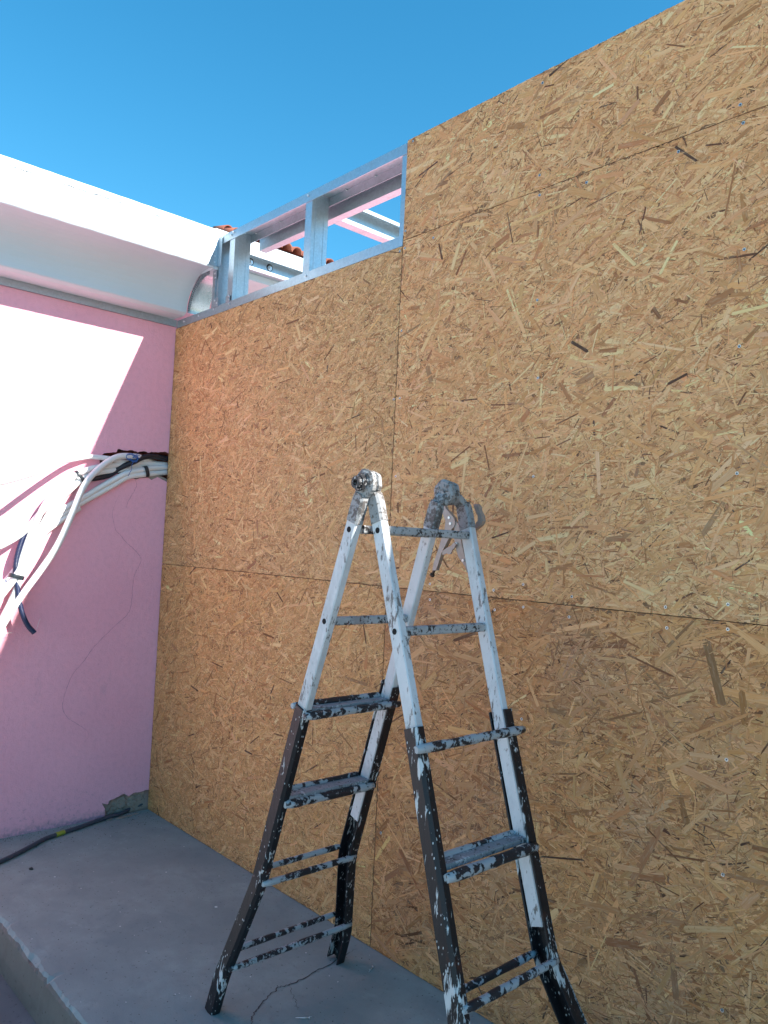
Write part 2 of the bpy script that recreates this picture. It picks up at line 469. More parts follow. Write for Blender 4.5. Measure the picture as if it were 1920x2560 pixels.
# uneven lumps of mortar where the plaster has fallen off at the foot of the corner
rl = random.Random(44); ml = MB()
for k in range(60):
    yy = rl.uniform(-0.24, -0.005); zz = rl.uniform(0.0, 0.10) * (1 + yy * 1.5); r = rl.uniform(.006, .018)
    ring = [Vector((-0.0225, yy + r * 1.3 * math.cos(a) * rl.uniform(.7, 1.3), zz + r * math.sin(a) * rl.uniform(.7, 1.3))) for a in [math.pi * 2 * q / 7 for q in range(7)]]
    top = [Vector((-0.0225 + r * rl.uniform(.35, .7), yy + (p.y - yy) * .55, zz + (p.z - zz) * .55)) for p in ring]
    ml.loft([ring, top], True, False, True)
ml.build('mortar_lumps', M['mortar'], pink)
# broken mortar lip under the slot
lip = MB()
lp = [at(*c9(*p), 0, -0.006) for p in [(640, 640), (760, 625), (900, 632), (1050, 612), (1150, 640), (1250, 690), (1250, 780), (1150, 735), (1060, 680), (900, 690), (780, 680), (690, 690)]]
lip.prism(jag(lp, 2, 0.002, 12)[:-1], (-0.03, 0, 0)); lip.build('mortar_lip', M['mortar'], pink)

# cornice: fascia + hollow cove, extruded along the wall
prof = [(0.002, 2.530), (0.012, 2.521), (0.130, 2.518), (0.152, 2.528)]
for k in range(0, 13):
    a = math.pi - (math.pi / 2) * k / 12
    prof.append((0.362 + 0.207 * math.cos(a), 2.532 + 0.182 * math.sin(a)))
prof += [(0.398, 2.704), (0.402, 2.709), (0.402, 2.862), (0.398, 2.866), (0.398, 2.892), (0.392, 2.899), (-0.05, 2.93)]
inn = [(-0.05, 2.53)]
loop = prof + inn
cm_ = MB()
ys = list(np.linspace(-1.7, -0.024, 46))
rr = random.Random(2)
rings = []
for y in ys:
    rings.append([(x, y, z + rr.uniform(-.0006, .0006)) for x, z in loop])
cm_.loft(rings)
corn = cm_.build('cornice', M['white'], pink)
tr = MB(); tr.box(0.0015, 0.014, -1.7, -0.003, 2.486, 2.5205); tr.build('cornice_trim', M['steel_dull'], pink)
fa = MB(); fa.box(-0.05, 0.4, -0.022, 4, 2.70, 2.90); fa.build('fascia', M['white'], pink)
# hairline joint along the top of the fascia
for a, b, sd in [(-0.98, -0.86, 1), (-0.80, -0.42, 2), (-0.38, -0.30, 3), (-0.27, -0.20, 4)]:
    ribbon([Vector((0.4032, a + (b - a) * k / 6, 2.863 + random.uniform(-.002, .002))) for k in range(7)], 0.0035, (1, 0, 0), M['crack'], 'crack', pink, sd, 0.0015)
# wall cracks
def wcrack(pp, w, sd):
    ribbon([at(*c3(*p), 0, 0.0012) for p in pp], w, (1, 0, 0), M['wcrack'], 'crack', pink, sd, 0.0012)
wcrack([(1105, 510), (1135, 560), (1120, 610), (1095, 655), (1065, 705), (1045, 765)], 0.0017, 21)
wcrack([(985, 660), (950, 740), (930, 820), (945, 890), (960, 945), (1000, 990), (1050, 1050), (1100, 1095), (1150, 1150), (1170, 1195), (1150, 1250), (1115, 1320), (1100, 1420), (1090, 1560), (1060, 1640), (1000, 1700), (850, 1840), (760, 1940), (690, 2040), (600, 2150), (540, 2300), (520, 2420), (560, 2500), (650, 2560), (720, 2610), (735, 2660), (700, 2700)], 0.0018, 22)

# ------------------------------------------------------------------ OSB wall
osb = thing('osb_wall', 'tall wall of oriented strand board panels meeting the pink building', 'wall')
XS = 1.7235
panels = [  # x0, x1, z0, z1, palette shift, size
    (0.004, XS - 0.0010, 1.2515, 2.478, 'warm', 0.80),
    (0.004, XS - 0.0010, 0.003, 1.2497, 'warm2', 0.85),
    (XS + 0.0010, 4.22, 1.2515, 2.4962, 'pale', 1.0),
    (XS + 0.0010, 4.22, 2.4980, 2.868, 'pale', 1.05),
    (XS + 0.0010, 4.22, 0.003, 1.2497, 'dark', 1.28),
    (4.224, 6.72, 0.003, 1.2485, 'dark', 1.1),
    (4.224, 6.72, 1.2515, 2.868, 'pale', 1.0),
    (6.724, 9.22, 0.003, 1.2485, 'dark', 1.1),
    (6.724, 9.22, 1.2515, 2.868, 'pale', 1.0),
]
PAL = {  # multiplier on the wood colours, share of brown strands
    'warm': ((1.25, 1.11, 0.92), 0.18), 'warm2': ((1.26, 1.05, 0.80), 0.22),
    'pale': ((1.40, 1.155, 0.96), 0.22), 'dark': ((1.17, 0.87, 0.62), 0.34)}
TANS = np.array([(0.52, 0.34, 0.175), (0.60, 0.42, 0.24), (0.46, 0.285, 0.135), (0.55, 0.37, 0.20), (0.66, 0.49, 0.30), (0.50, 0.30, 0.14)])
BROWNS = np.array([(0.30, 0.150, 0.060), (0.36, 0.19, 0.08), (0.23, 0.115, 0.052), (0.40, 0.22, 0.10), (0.27, 0.17, 0.10)])
DARKS = np.array([(0.105, 0.055, 0.034), (0.14, 0.075, 0.04), (0.075, 0.045, 0.035), (0.17, 0.09, 0.045)])

_sr = np.random.RandomState(77)
STAINS = [(_sr.uniform(1.7, 9), _sr.uniform(0, 1.25), _sr.uniform(.05, .22), _sr.uniform(.10, .40), _sr.uniform(.35, .9)) for _ in range(70)]
STAINS += [(2.25, 0.55, .12, .5, .7), (2.55, 1.08, .14, .14, .8), (2.72, 0.72, .08, .12, .8), (2.0, 0.15, .25, .12, .6)]
def strands(x0, x1, z0, z1, pal, size, seed, parent):
    R = np.random.RandomState(seed)
    mul, brown = PAL[pal]
    area = (x1 - x0) * (z1 - z0)
    far = x0 > 4.2
    dens = 0.45 if far else 1.0
    classes = [  # per m2, length lo/hi, width lo/hi, height lo/hi, p(tan, brown, dark)
        (2300, 0.050, 0.140, 0.009, 0.026, 0.0002, 0.0008, (1 - brown * 0.35, brown * 0.35, 0.0)),
        (2200, 0.022, 0.075, 0.004, 0.012, 0.0003, 0.0010, (1 - brown * 0.9, brown * 0.85, brown * 0.05)),
        (4200, 0.030, 0.120, 0.0016, 0.0055, 0.0004, 0.0012, (0.80, 0.18, 0.02)),
        (110, 0.004, 0.010, 0.0018, 0.0045, 0.0013, 0.0017, (0.0, 0.1, 0.9)),
        (7500, 0.008, 0.040, 0.0009, 0.0030, 0.0006, 0.0013, (0.50, 0.42, 0.08)),
        (7500, 0.006, 0.026, 0.0006, 0.0016, 0.0009, 0.0015, (0.48, 0.40, 0.12)),
        (230, 0.055, 0.160, 0.004, 0.017, 0.0008, 0.0015, (0.86, 0.14, 0.0)),
        (24, 0.035, 0.130, 0.003, 0.011, 0.0013, 0.0017, (0.0, 0.45, 0.55)),
        (60, 0.040, 0.120, 0.007, 0.022, 0.0012, 0.0016, (0.62, 0.38, 0.0)),
    ]
    V = []; C = []; UV = []
    for d, l0, l1, w0, w1, h0, h1, pr in classes:
        n = int(d * area * dens / (size ** 1.5))
        L = np.exp(R.uniform(np.log(l0), np.log(l1), n)) * size
        W = np.exp(R.uniform(np.log(w0), np.log(w1), n)) * size
        W = np.minimum(W, L * 0.5)
        cx = R.uniform(x0, x1, n); cz = R.uniform(z0, z1, n)
        ang = np.where(R.rand(n) < 0.62, R.normal(0.25, 0.55, n), R.uniform(-np.pi / 2, np.pi / 2, n))
        hh = R.uniform(h0, h1, n)
        # six-cornered splinter with uneven, sometimes pointed ends
        tp = R.uniform(0.0, 0.22, (n, 2)); e = R.uniform(-0.12, 0.12, (n, 6)); q = R.uniform(0.15, 1.0, (n, 4))
        a = L / 2; b = W / 2; bend = R.normal(0, 0.05, n) * L
        U = np.stack([-a, -a * (1 - tp[:, 0]) , a * (1 - tp[:, 1]), a, a * (1 - tp[:, 1] * .8), -a * (1 - tp[:, 0] * .8)], 1) + e * W[:, None] * 0.8
        T = np.stack([-b * q[:, 0] * .3, -b * (0.6 + .4 * q[:, 1]), -b, b * q[:, 2] * .4, b * (0.6 + .4 * q[:, 3]), b], 1)
        T = T + bend[:, None] * (U / a[:, None]) ** 2
        ca, sa = np.cos(ang)[:, None], np.sin(ang)[:, None]
        X = cx[:, None] + U * ca - T * sa; Z = cz[:, None] + U * sa + T * ca
        tilt = R.normal(0, 0.03, (n, 1)); tl = R.normal(0, 0.006, (n, 1))
        Y = -(hh[:, None] + np.clip(tilt * T, -.0004, .0004) + np.clip(tl * U, -.0003, .0003))
        ej = R.uniform(-0.0012, 0.0008, X.shape)
        X = np.clip(X, x0 + 0.0004 + np.abs(ej) * 0.3, x1 - 0.0004 - np.abs(ej) * .3)
        Z = np.clip(Z, z0 + 0.0004, z1 + np.where(ej > 0, ej, 0))
        V.append(np.stack([X, Y, Z], 2).reshape(-1, 3))
        kind = R.choice(3, n, p=pr)
        col = np.where((kind == 0)[:, None], TANS[R.randint(0, len(TANS), n)], np.where((kind == 1)[:, None], BROWNS[R.randint(0, len(BROWNS), n)], DARKS[R.randint(0, len(DARKS), n)]))
        soft = np.where(kind == 2, 0.0, np.where(kind == 1, 0.16, 0.22))[:, None]
        col = col * (1 - soft) + soft * np.array((0.50, 0.335, 0.185))
        col = col * 0.93 + 0.07 * col.mean(1, keepdims=True)
        col = col * np.array(mul) * np.exp(R.normal(0, 0.12, (n, 1))) * (1 + R.normal(0, 0.03, (n, 3)))
        if pal == 'dark':   # grey weathering stains of the lower boards
            st = np.zeros(n)
            for bx, bz, rx, rz, k in STAINS:
                st = np.maximum(st, k * np.exp(-((cx - bx) / rx) ** 2 - ((cz - bz) / rz) ** 2))
            st = np.clip(st * 0.32 * (0.4 + 1.2 * R.rand(n)), 0, 1)[:, None]
            col = col * (1 - st) + st * (col.mean(1, keepdims=True) * np.array((0.78, 0.66, 0.62)))
        C.append(np.repeat(np.clip(col, 0.01, 0.80), 6, 0))
        off = R.uniform(0, 50, (n, 2))
        UV.append(np.stack([(U + off[:, :1]), (T + off[:, 1:])], 2).reshape(-1, 2))
    V = np.concatenate(V); C = np.concatenate(C); UV = np.concatenate(UV)
    nf = len(V) // 6
    me = bpy.data.meshes.new('wood_strands')
    me.vertices.add(len(V)); me.vertices.foreach_set('co', V.astype(np.float32).ravel())
    me.loops.add(len(V)); me.loops.foreach_set('vertex_index', np.arange(len(V), dtype=np.int32))
    me.polygons.add(nf); me.polygons.foreach_set('loop_start', np.arange(0, len(V), 6, dtype=np.int32))
    me.update(calc_edges=True)
    uvl = me.uv_layers.new(name='grain'); uvl.data.foreach_set('uv', UV.astype(np.float32).ravel())
    ca_ = me.attributes.new('col', 'FLOAT_COLOR', 'CORNER')
    ca_.data.foreach_set('color', np.concatenate([C, np.ones((len(C), 1))], 1).astype(np.float32).ravel())
    me.materials.append(M['strand'])
    o = bpy.data.objects.new('wood_strands', me); COL.objects.link(o); o.parent = parent
    o['kind'] = 'stuff'
    return o

pobj = []
for i, (x0, x1, z0, z1, pal, size) in enumerate(panels):
    b = MB(); b.box(x0, x1, 0.0, 0.018, z0, z1)
    p = b.build('osb_panel', M['board'], osb)
    strands(x0, x1, z0, z1, pal, size, 100 + i, p)
    pobj.append((p, x0, x1, z0, z1))

bk = MB(); bk.box(XS - .002, 9.22, 0.0185, 0.0205, 0.004, 2.866); bk.build('seam_blocker', M['board'], osb)  # unseen sheets added behind the panels to block light through the seams
bk = MB(); bk.box(0.004, XS - .0022, 0.0185, 0.0205, 0.004, 2.476); bk.build('seam_blocker', M['board'], osb)

# countersunk cross-head screws
def screw_mesh():
    bm = bmesh.new(); n = 14; r = 0.0044
    ring0 = [bm.verts.new((r * math.cos(2 * math.pi * k / n), 0.0, r * math.sin(2 * math.pi * k / n))) for k in range(n)]
    ring1 = [bm.verts.new((r * .88 * math.cos(2 * math.pi * k / n), -0.0013, r * .88 * math.sin(2 * math.pi * k / n))) for k in range(n)]
    cen = bm.verts.new((0, -0.0009, 0))
    for k in range(n):
        bm.faces.new((ring0[k], ring0[(k + 1) % n], ring1[(k + 1) % n], ring1[k]))
        bm.faces.new((ring1[k], ring1[(k + 1) % n], cen))
    for f in list(bm.faces): f.material_index = 0
    for a in (0.35, 0.35 + math.pi / 2):
        c, s = math.cos(a), math.sin(a); l, w = r * .62, r * .17
        vs = [bm.verts.new((c * u - s * v, -0.0016, s * u + c * v)) for u, v in ((-l, -w), (l, -w), (l, w), (-l, w))]
        bm.faces.new(vs).material_index = 1
    me = bpy.data.meshes.new('screw'); bm.to_mesh(me); bm.free()
    me.materials.append(M['screw']); me.materials.append(M['hole']); return me
scr = screw_mesh()
def r1(x, y): return (960 + x / 1.728, y / 1.728)
def r2(x, y): return (960 + x / 1.728, 800 + y / 1.728)
def r3(x, y): return (1200 + x / 1.975, 1440 + y / 1.975)
sp = [r1(*p) for p in [(685, 358), (672, 757), (672, 843), (875, 788), (1272, 655), (1539, 452), (1552, 531), (1556, 1077), (213, 1027), (92, 998), (90, 1072), (68, 1085), (125, 610), (662, 1296)]]
sp += [r2(*p) for p in [(76, 46), (665, 250), (1535, 113), (645, 675), (1525, 662), (68, 338), (42, 342), (50, 675), (198, 1140), (198, 1208), (473, 1167), (478, 1252), (601, 1142), (601, 1240), (811, 1195), (799, 1283), (1216, 1240), (1222, 1330), (1486, 1228), (1485, 1336)]]
sp += [r3(*p) for p in [(205, 706), (1217, 907), (1199, 1475), (1195, 2145)]]
sp += [(660 + 717 / 2.44, 1640 + 157 / 2.44), (660 + 711 / 2.44, 1640 + 1080 / 2.44), c6(1630, 110)]
for px, py in sp:
    w = at(px, py, 1, -0.0018)
    par = next((p for p, a, b, c, d in pobj if a - .01 <= w.x <= b + .01 and c - .01 <= w.z <= d + .01), None)
    if par is None: continue
    o = bpy.data.objects.new('screw', scr); COL.objects.link(o); o.parent = par
    o.location = (w.x, -0.0012, w.z); o.rotation_euler = (0, random.uniform(0, 1.5), 0)

# ------------------------------------------------------------------ steel framing above the left panels
frame = thing('steel_framework', 'galvanised steel stud frame open to the sky above the left board', 'frame')
T = 0.0022
def chan(name, mat, parent, boxes):
    m = MB()
    for b in boxes: m.box(*b)
    return m.build(name, mat, parent)
XE = 9.2; XT = XS - 0.0008
chan('top_track', M['steel'], frame, [(0.365, XT, 0.0, 0.092, 2.8585, 2.8585 + T), (0.365, XT, 0.0, T, 2.8205, 2.8583), (0.365, XT, 0.0902, 0.0924, 2.8205, 2.8583)])
bt = chan('bottom_track', M['steel'], frame, [(0.016, XS - 0.0005, 0.0008, 0.092, 2.4790, 2.4790 + T), (0.016, XS - 0.0005, -0.0014, 0.0008, 2.4790, 2.5175), (0.016, XS - 0.0005, 0.0902, 0.0924, 2.4814, 2.5175)])
def stud(xw, fl, parent):
    z0, z1 = 2.4830, 2.8570
    return chan('stud', M['steel'], parent, [(xw - T, xw, 0.003, 0.089, z0, z1), (xw - fl, xw - T - .0001, 0.003, 0.003 + T, z0, z1), (xw - fl, xw - T - .0001, 0.0868, 0.089, z0, z1), (xw - fl, xw - fl + T, 0.0053, 0.015, z0, z1),
                 (xw - .0001, xw + .0012, 0.022, 0.026, z0, z1), (xw - .0001, xw + .0012, 0.066, 0.070, z0, z1)])
for xw, fl in [(0.408, 0.040), (0.546, 0.045), (1.152, 0.045), (1.7215, 0.024)]:
    stud(xw, fl, frame)
chan('header_beam', M['steel'], frame, [(0.56, XE, 0.130, 0.1322, 2.790, 2.885), (0.56, XE, 0.1323, 0.170, 2.790, 2.7922), (0.56, XE, 0.0926, 0.1298, 2.8562, 2.8584), (0.56, XE, 0.1678, 0.170, 2.7923, 2.803)])
# small fixing plates
chan('fixing_plate', M['steel_dull'], frame, [(0.366, 0.432, -0.0040, -0.0018, 2.512, 2.556), (0.366, 0.392, -0.0030, 0.0022, 2.5565, 2.70)])
chan('fixing_plate', M['steel_dull'], frame, [(0.500, 0.536, -0.0040, -0.0018, 2.516, 2.548)])
chan('fixing_plate', M['steel_dull'], frame, [(0.372, 0.404, -0.0052, -0.0032, 2.655, 2.697)])
chan('corner_angle', M['steel'], frame, [(0.4035, 0.4057, -0.058, -0.006, 2.712, 2.853), (0.400, 0.440, -0.0055, -0.0033, 2.712, 2.853)])
chan('brace', M['screw'], frame, [(0.42, 0.50, 0.05, 0.053, 2.79, 2.80)])
def bolt_head(x, z, y=-0.0034, r=0.005):
    m = MB(); m.tube([(x, y + 0.002, z), (x, y - 0.0015, z)], r, 8); m.tube([(x, y - 0.0014, z), (x, y - 0.003, z)], r * .55, 8)
    return m.build('bolt', M['screw'], frame)
for q in [(150, 1215), (240, 1180), (335, 1140), (435, 1107), (915, 928), (345, 1085), (358, 1100), (432, 1055), (435, 1078), (348, 915), (350, 942), (372, 695), (360, 718), (462, 655), (448, 672), (930, 425)]:
    w = at(*c1(*q), 1, -0.003)
    bolt_head(w.x, w.z, -0.003 if q[1] > 880 and q[0] > 460 or q[0] < 340 else -0.0045)
for z in (2.73, 2.76, 2.79, 2.82, 2.845):
    m = MB(); m.tube([(0.405, -0.022, z), (0.409, -0.022, z)], 0.0045, 8); m.build('bolt', M['screw'], frame)
# tabs below the top track
for q in [(610, 668), (760, 598), (1178, 398), (1362, 312)]:
    w = at(*c1(*q), 2, 2.853)
    m = MB(); m.tube([(w.x, w.y - .012, 2.8562), (w.x, w.y + .012, 2.8535)], 0.0022, 6); m.build('tab', M['screw'], frame)
# curved flexible track closing the end of the cove
cv = MB(); arc = []
NA = 26
for k in range(NA + 1):
    a = math.pi - (math.pi / 2) * k / NA
    arc.append((0.360 + 0.206 * math.cos(a), 2.5305 + 0.181 * math.sin(a)))
sh = [[(x, -0.018, z) for x, z in arc], [(x, 0.10, z) for x, z in arc]]
n0 = len(arc)
cv.add(sh[0] + sh[1], [(i, i + 1, n0 + i + 1, n0 + i) for i in range(n0 - 1)], True)
def pull(p, d):
    c = (0.360, 2.5305); v = Vector((p[0] - c[0], p[1] - c[1])); l = v.length; v = v / l * (l - d); return (c[0] + v.x, c[1] + v.y)
for i in range(n0 - 1):
    a0 = (arc[i][0] * .9 + arc[i + 1][0] * .1, arc[i][1] * .9 + arc[i + 1][1] * .1); a1 = (arc[i][0] * .22 + arc[i + 1][0] * .78, arc[i][1] * .22 + arc[i + 1][1] * .78)
    b0, b1 = pull(a0, 0.030), pull(a1, 0.030)
    for (yy0, yy1) in ((-0.0195, -0.018),):
        cv.hexa([(a0[0], yy0, a0[1]), (a1[0], yy0, a1[1]), (a1[0], yy1, a1[1]), (a0[0], yy1, a0[1]), (b0[0], yy0, b0[1]), (b1[0], yy0, b1[1]), (b1[0], yy1, b1[1]), (b0[0], yy1, b0[1])])
M['steel_curve'] = m_steel('curved_steel', 0.42, 0.26)
curved = cv.build('curved_track', M['steel_curve'], frame)
sl = MB()  # dark strips laid in the slits, their shadow given as colour
for i in range(n0 - 1):
    a0 = (arc[i][0] * .12 + arc[i + 1][0] * .88, arc[i][1] * .12 + arc[i + 1][1] * .88); nx_ = arc[min(i + 2, n0 - 1)]
    a1 = (arc[i + 1][0] * .93 + nx_[0] * .07, arc[i + 1][1] * .93 + nx_[1] * .07)
    b0, b1 = pull(a0, 0.030), pull(a1, 0.030)
    sl.add([(a0[0], -.0189, a0[1]), (a1[0], -.0189, a1[1]), (b1[0], -.0189, b1[1]), (b0[0], -.0189, b0[1])], [(0, 1, 2, 3)])
sl.build('slit_shadows', M['hole'], curved)

# rafter and ledger channels running away behind the frame
raf = thing('steel_rafter', 'galvanised C channel rafter crossing the open bay behind the frame', 'rafter')
chan('channel', M['steel'], raf, [(1.090, 1.0922, 0.172, 2.6, 2.790, 2.886), (1.0923, 1.140, 0.172, 2.6, 2.790, 2.7922), (1.0923, 1.140, 0.172, 2.6, 2.8838, 2.886), (1.1378, 1.140, 0.172, 2.6, 2.7923, 2.806), (1.1378, 1.140, 0.172, 2.6, 2.870, 2.8837)])
led = thing('steel_ledger', 'galvanised ledger channel with bolts fixed along the white fascia', 'ledger')
chan('channel', M['steel'], led, [(0.4015, 0.4037, 0.10, 2.6, 2.733, 2.822), (0.4038, 0.452, 0.10, 2.6, 2.733, 2.7352), (0.4038, 0.452, 0.10, 2.6, 2.8198, 2.822), (0.4498, 0.452, 0.10, 2.6, 2.7353, 2.748), (0.4498, 0.452, 0.10, 2.6, 2.806, 2.8197)])
for q in [(690, 878), (570, 840)]:
    w = at(*c1(*q), 0, 0.405)
    m = MB(); m.tube([(0.4037, w.y, w.z), (0.4042, w.y, w.z)], 0.019, 20); h = m.build('bolt_hole', M['hole'], led)
    m = MB(); m.tube([(0.4043, w.y, w.z - .003), (0.4075, w.y, w.z - .003)], 0.013, 20); m.tube([(0.4076, w.y, w.z - .003), (0.417, w.y, w.z - .003)], 0.007, 6); m.build('bolt', M['screw'], led)

# ------------------------------------------------------------------ white house with terracotta roof, beyond
house = thing('white_house', 'white rendered house with terracotta tiled roof, beyond the steel frame', 'house')
HX, HZ = -6.30, 5.88
y_left = at(543, 575, 0, HX - 0.70).y
hb = MB(); hb.box(-14, HX - 0.12, y_left - 0.2, 20, -0.15, HZ - 0.02); hb.build('wall', M['white'], house)
SL = math.radians(19)
rb = MB()
dx = 0.72
rb.hexa([(HX + 0.03, y_left, HZ - 0.09), (HX + 0.03, 20, HZ - 0.09), (HX - dx, 20, HZ - 0.09 + dx * math.tan(SL)), (HX - dx, y_left, HZ - 0.09 + dx * math.tan(SL)),
         (HX + 0.03, y_left, HZ - 0.03), (HX + 0.03, 20, HZ - 0.03), (HX - dx, 20, HZ - 0.03 + dx * math.tan(SL)), (HX - dx, y_left, HZ - 0.03 + dx * math.tan(SL))])
roof = rb.build('roof', M['tile'], house)
def tile_mesh(flip):
    m = MB(); n = 9; rings = []
    for (x, r, lift) in ((0.0, 0.098, 0.02), (-0.42, 0.080, 0.0)):
        out = []
        for k in range(n + 1):
            a = math.pi * k / n
            out.append((x, r * math.cos(a), lift + (r * math.sin(a) if not flip else -r * .55 * math.sin(a))))
        for k in range(n, -1, -1):
            a = math.pi * k / n; q = r - 0.014
            out.append((x, q * math.cos(a), lift + (q * math.sin(a) if not flip else -q * .55 * math.sin(a) + 0.012)))
        rings.append(out)
    m.loft(rings, True, True, True, True)
    o = m.build('roof_tile', M['tile'], None); me = o.data; bpy.data.objects.remove(o); return me
t_up = tile_mesh(False)
rt = random.Random(4)
for r in range(3):
    for c in range(34):
        o = bpy.data.objects.new('roof_tile', t_up); COL.objects.link(o); o.parent = roof
        o.location = (HX + 0.10 - r * 0.34 + rt.uniform(-.025, .025), y_left + 0.1 + c * 0.215 + rt.uniform(-.012, .012), HZ - 0.005 + r * 0.34 * math.tan(SL) + r * 0.012)
        o.rotation_euler = (rt.uniform(-.04, .04), SL + rt.uniform(-.03, .03), rt.uniform(-.03, .03))

# ------------------------------------------------------------------ ladder
lad = thing('stepladder', 'paint spattered folding ladder, white above and black below, opened before the boards', 'ladder')
K = 0.345; HXL, HZL = 2.25, 1.552
def AX(z): return HXL - K * (HZL - z)
def BX(z): return HXL + K * (HZL - z)
def leg(X, ys):   # ys: list of (z, y)
    return [Vector((X(z), y, z)) for z, y in ys]
DIRA = Vector((K, 0, 1)).normalized(); DIRB = Vector((-K, 0, 1)).normalized()
def yat(tab, z):
    for (z0, y0), (z1, y1) in zip(tab[:-1], tab[1:]):
        if z0 >= z >= z1: return y0 + (y1 - y0) * (z0 - z) / (z0 - z1)
    return tab[-1][1] if z < tab[-1][0] else tab[0][1]
A1y = [(1.50, -0.578), (0.95, -0.577), (0.43, -0.566)]
A2y = [(1.50, -0.297), (0.95, -0.268), (0.43, -0.243)]
B1y = [(1.50, -0.551), (0.95, -0.562), (0.43, -0.583)]
B2y = [(1.50, -0.212), (0.95, -0.246), (0.43, -0.270)]
# foot flare
FA1 = [(0.43, -0.566), (0.40, -0.568), (0.13, -0.609), (0.10, -0.611), (0.0, -0.612)]
FA2 = [(0.43, -0.243), (0.40, -0.238), (0.13, -0.160), (0.10, -0.156), (0.0, -0.150)]
FB1 = [(0.43, -0.583), (0.40, -0.585), (0.13, -0.635), (0.10, -0.638), (0.0, -0.640)]
FB2 = [(0.43, -0.270), (0.40, -0.264), (0.13, -0.180), (0.10, -0.176), (0.0, -0.172)]
Y = Vector((0, 1, 0))
def stile(X, tab, zlo, mat='lad_white'):
    m = MB(); zz = [1.47, 1.2, 0.95, 0.7, zlo]
    m.bar([(X(z), yat(tab, z), z) for z in zz], 0.040, 0.024, Y, 0.12)
    return m.build('stile', M[mat], lad)
def channel_leg(X, tab, foot, side, zt):
    """outer C channel round the stile: web outside, two flanges, open inwards; side = -1 near side, +1 wall side"""
    m = MB()
    z_up = [zt, 0.8, 0.6, 0.43]
    pts = [(z, yat(tab, z)) for z in z_up] + foot[1:]
    rings_w = [Vector((X(z), y + side * 0.0165, z)) for z, y in pts]
    m.bar(rings_w, 0.052, 0.005, Y, 0.2)
    if side < 0:
        m = MB(); m.bar([Vector((X(z), y - 0.002, z)) for z, y in pts], 0.050, 0.034, Y, 0.24); return m.build('outer_leg', M['lad_black'], lad)
    for s in (-1, 1):
        m.bar([Vector((X(z) + s * 0.0238, y + side * 0.0, z + (-s * 0.0238 * K if X is AX else s * 0.0238 * K))) for z, y in pts], 0.005, 0.029, Y, 0.2)
    return m.build('outer_leg', M['lad_black'], lad)
s_a1 = stile(AX, A1y, 0.80); s_b1 = stile(BX, B1y, 0.80)
s_a2 = stile(AX, A2y, 0.545); s_b2 = stile(BX, B2y, 0.490)
channel_leg(AX, A1y, FA1, -1, 0.945); channel_leg(AX, A2y, FA2, 1, 0.985)
channel_leg(BX, B1y, FB1, -1, 0.968); channel_leg(BX, B2y, FB2, 1, 0.975)
# groove ribs inside the open channels, visible below the stiles
for X, tab, foot, zt in ((AX, A2y, FA2, 0.53), (BX, B2y, FB2, 0.475)):
    pts = [(zt, yat(tab, zt)), (0.43, yat(tab, 0.43))] + foot[1:]
    m = MB(); m.bar([Vector((X(z), y + 0.0125, z)) for z, y in pts], 0.016, 0.004, Y, 0.2); m.build('groove_rib', M['lad_black'], lad)
# upper sockets of the stiles, in the grimy, shade-darkened paint
def socket(X, tab, side):
    m = MB()
    z1, z0 = 1.525, 1.452
    ws = [0.036, 0.044, 0.046, 0.046]
    m.bar([(X(z), yat(tab, z), z) for z in (z1, 1.51, 1.49, z0)], 0.046, 0.029, Y, 0.2, ws)
    return m.build('socket', M['lad_grimy_shade'], lad)
for X, tab in ((AX, A1y), (AX, A2y), (BX, B1y), (BX, B2y)): socket(X, tab, 1)
# hinges: two toothed discs side by side, with a hub
def hinge(ya, yb, nut):
    rr = random.Random(int(abs(ya) * 1000))
    root = None
    for y0, y1, rad in ((ya - 0.010, ya + 0.010, 0.0365), (yb - 0.010, yb + 0.008, 0.0330)):
        m = MB(); n = 36; rings = []
        for (yy, k) in ((y0, 0.80), (y0 + 0.004, 1.0), (y1 - 0.004, 1.0), (y1, 0.86)):
            rings.append([(HXL + rad * k * (1 + (0.035 if (q // 3) % 2 else -0.02)) * math.cos(2 * math.pi * q / n), yy, HZL + rad * k * (1 + (0.035 if (q // 3) % 2 else -0.02)) * math.sin(2 * math.pi * q / n)) for q in range(n)])
        m.loft(rings)
        h = m.build('hinge_disc', M['lad_grimy_shade'], lad)
        root = root or h
    m = MB(); m.tube([(HXL, ya + 0.0102, HZL), (HXL, yb - 0.0102, HZL)], 0.022, 16); m.build('hinge_core', M['lad_grimy_shade'], lad)
    # rivets on the outer face
    m = MB()
    for k in range(6):
        a = k * math.pi / 3 + .3
        c = (HXL + 0.019 * math.cos(a), HZL + 0.019 * math.sin(a))
        m.tube([(c[0], ya - 0.0100, c[1]), (c[0], ya - 0.0130, c[1])], 0.0042, 8)
    m.tube([(HXL, ya - 0.0100, HZL), (HXL, ya - 0.0135, HZL)], 0.009, 10)
    m.build('rivets', M['lad_grimy_shade'], root)
    if nut:
        m = MB(); yy = ya - 0.0137
        hexr = lambda r, y: [(HXL + r * math.cos(math.pi / 3 * q + .2), y, HZL + r * math.sin(math.pi / 3 * q + .2)) for q in range(6)]
        m.loft([hexr(0.0225, yy), hexr(0.0225, yy - 0.012)], True, True, True)
        m.build('nut', M['nut'], root)
        m = MB(); n = 16
        ring = lambda r, y: [(HXL + r * math.cos(2 * math.pi * q / n), y, HZL + r * math.sin(2 * math.pi * q / n)) for q in range(n)]
        m.loft([ring(0.0165, yy - 0.0121), ring(0.0160, yy - 0.022), ring(0.0080, yy - 0.022), ring(0.0080, yy - 0.014)], True, False, True)
        m.build('hub_sleeve', M['nut'], root)
        m = MB(); m.add(ring(0.0079, yy - 0.0145), [tuple(range(n))]); m.build('bore', M['hole'], root)
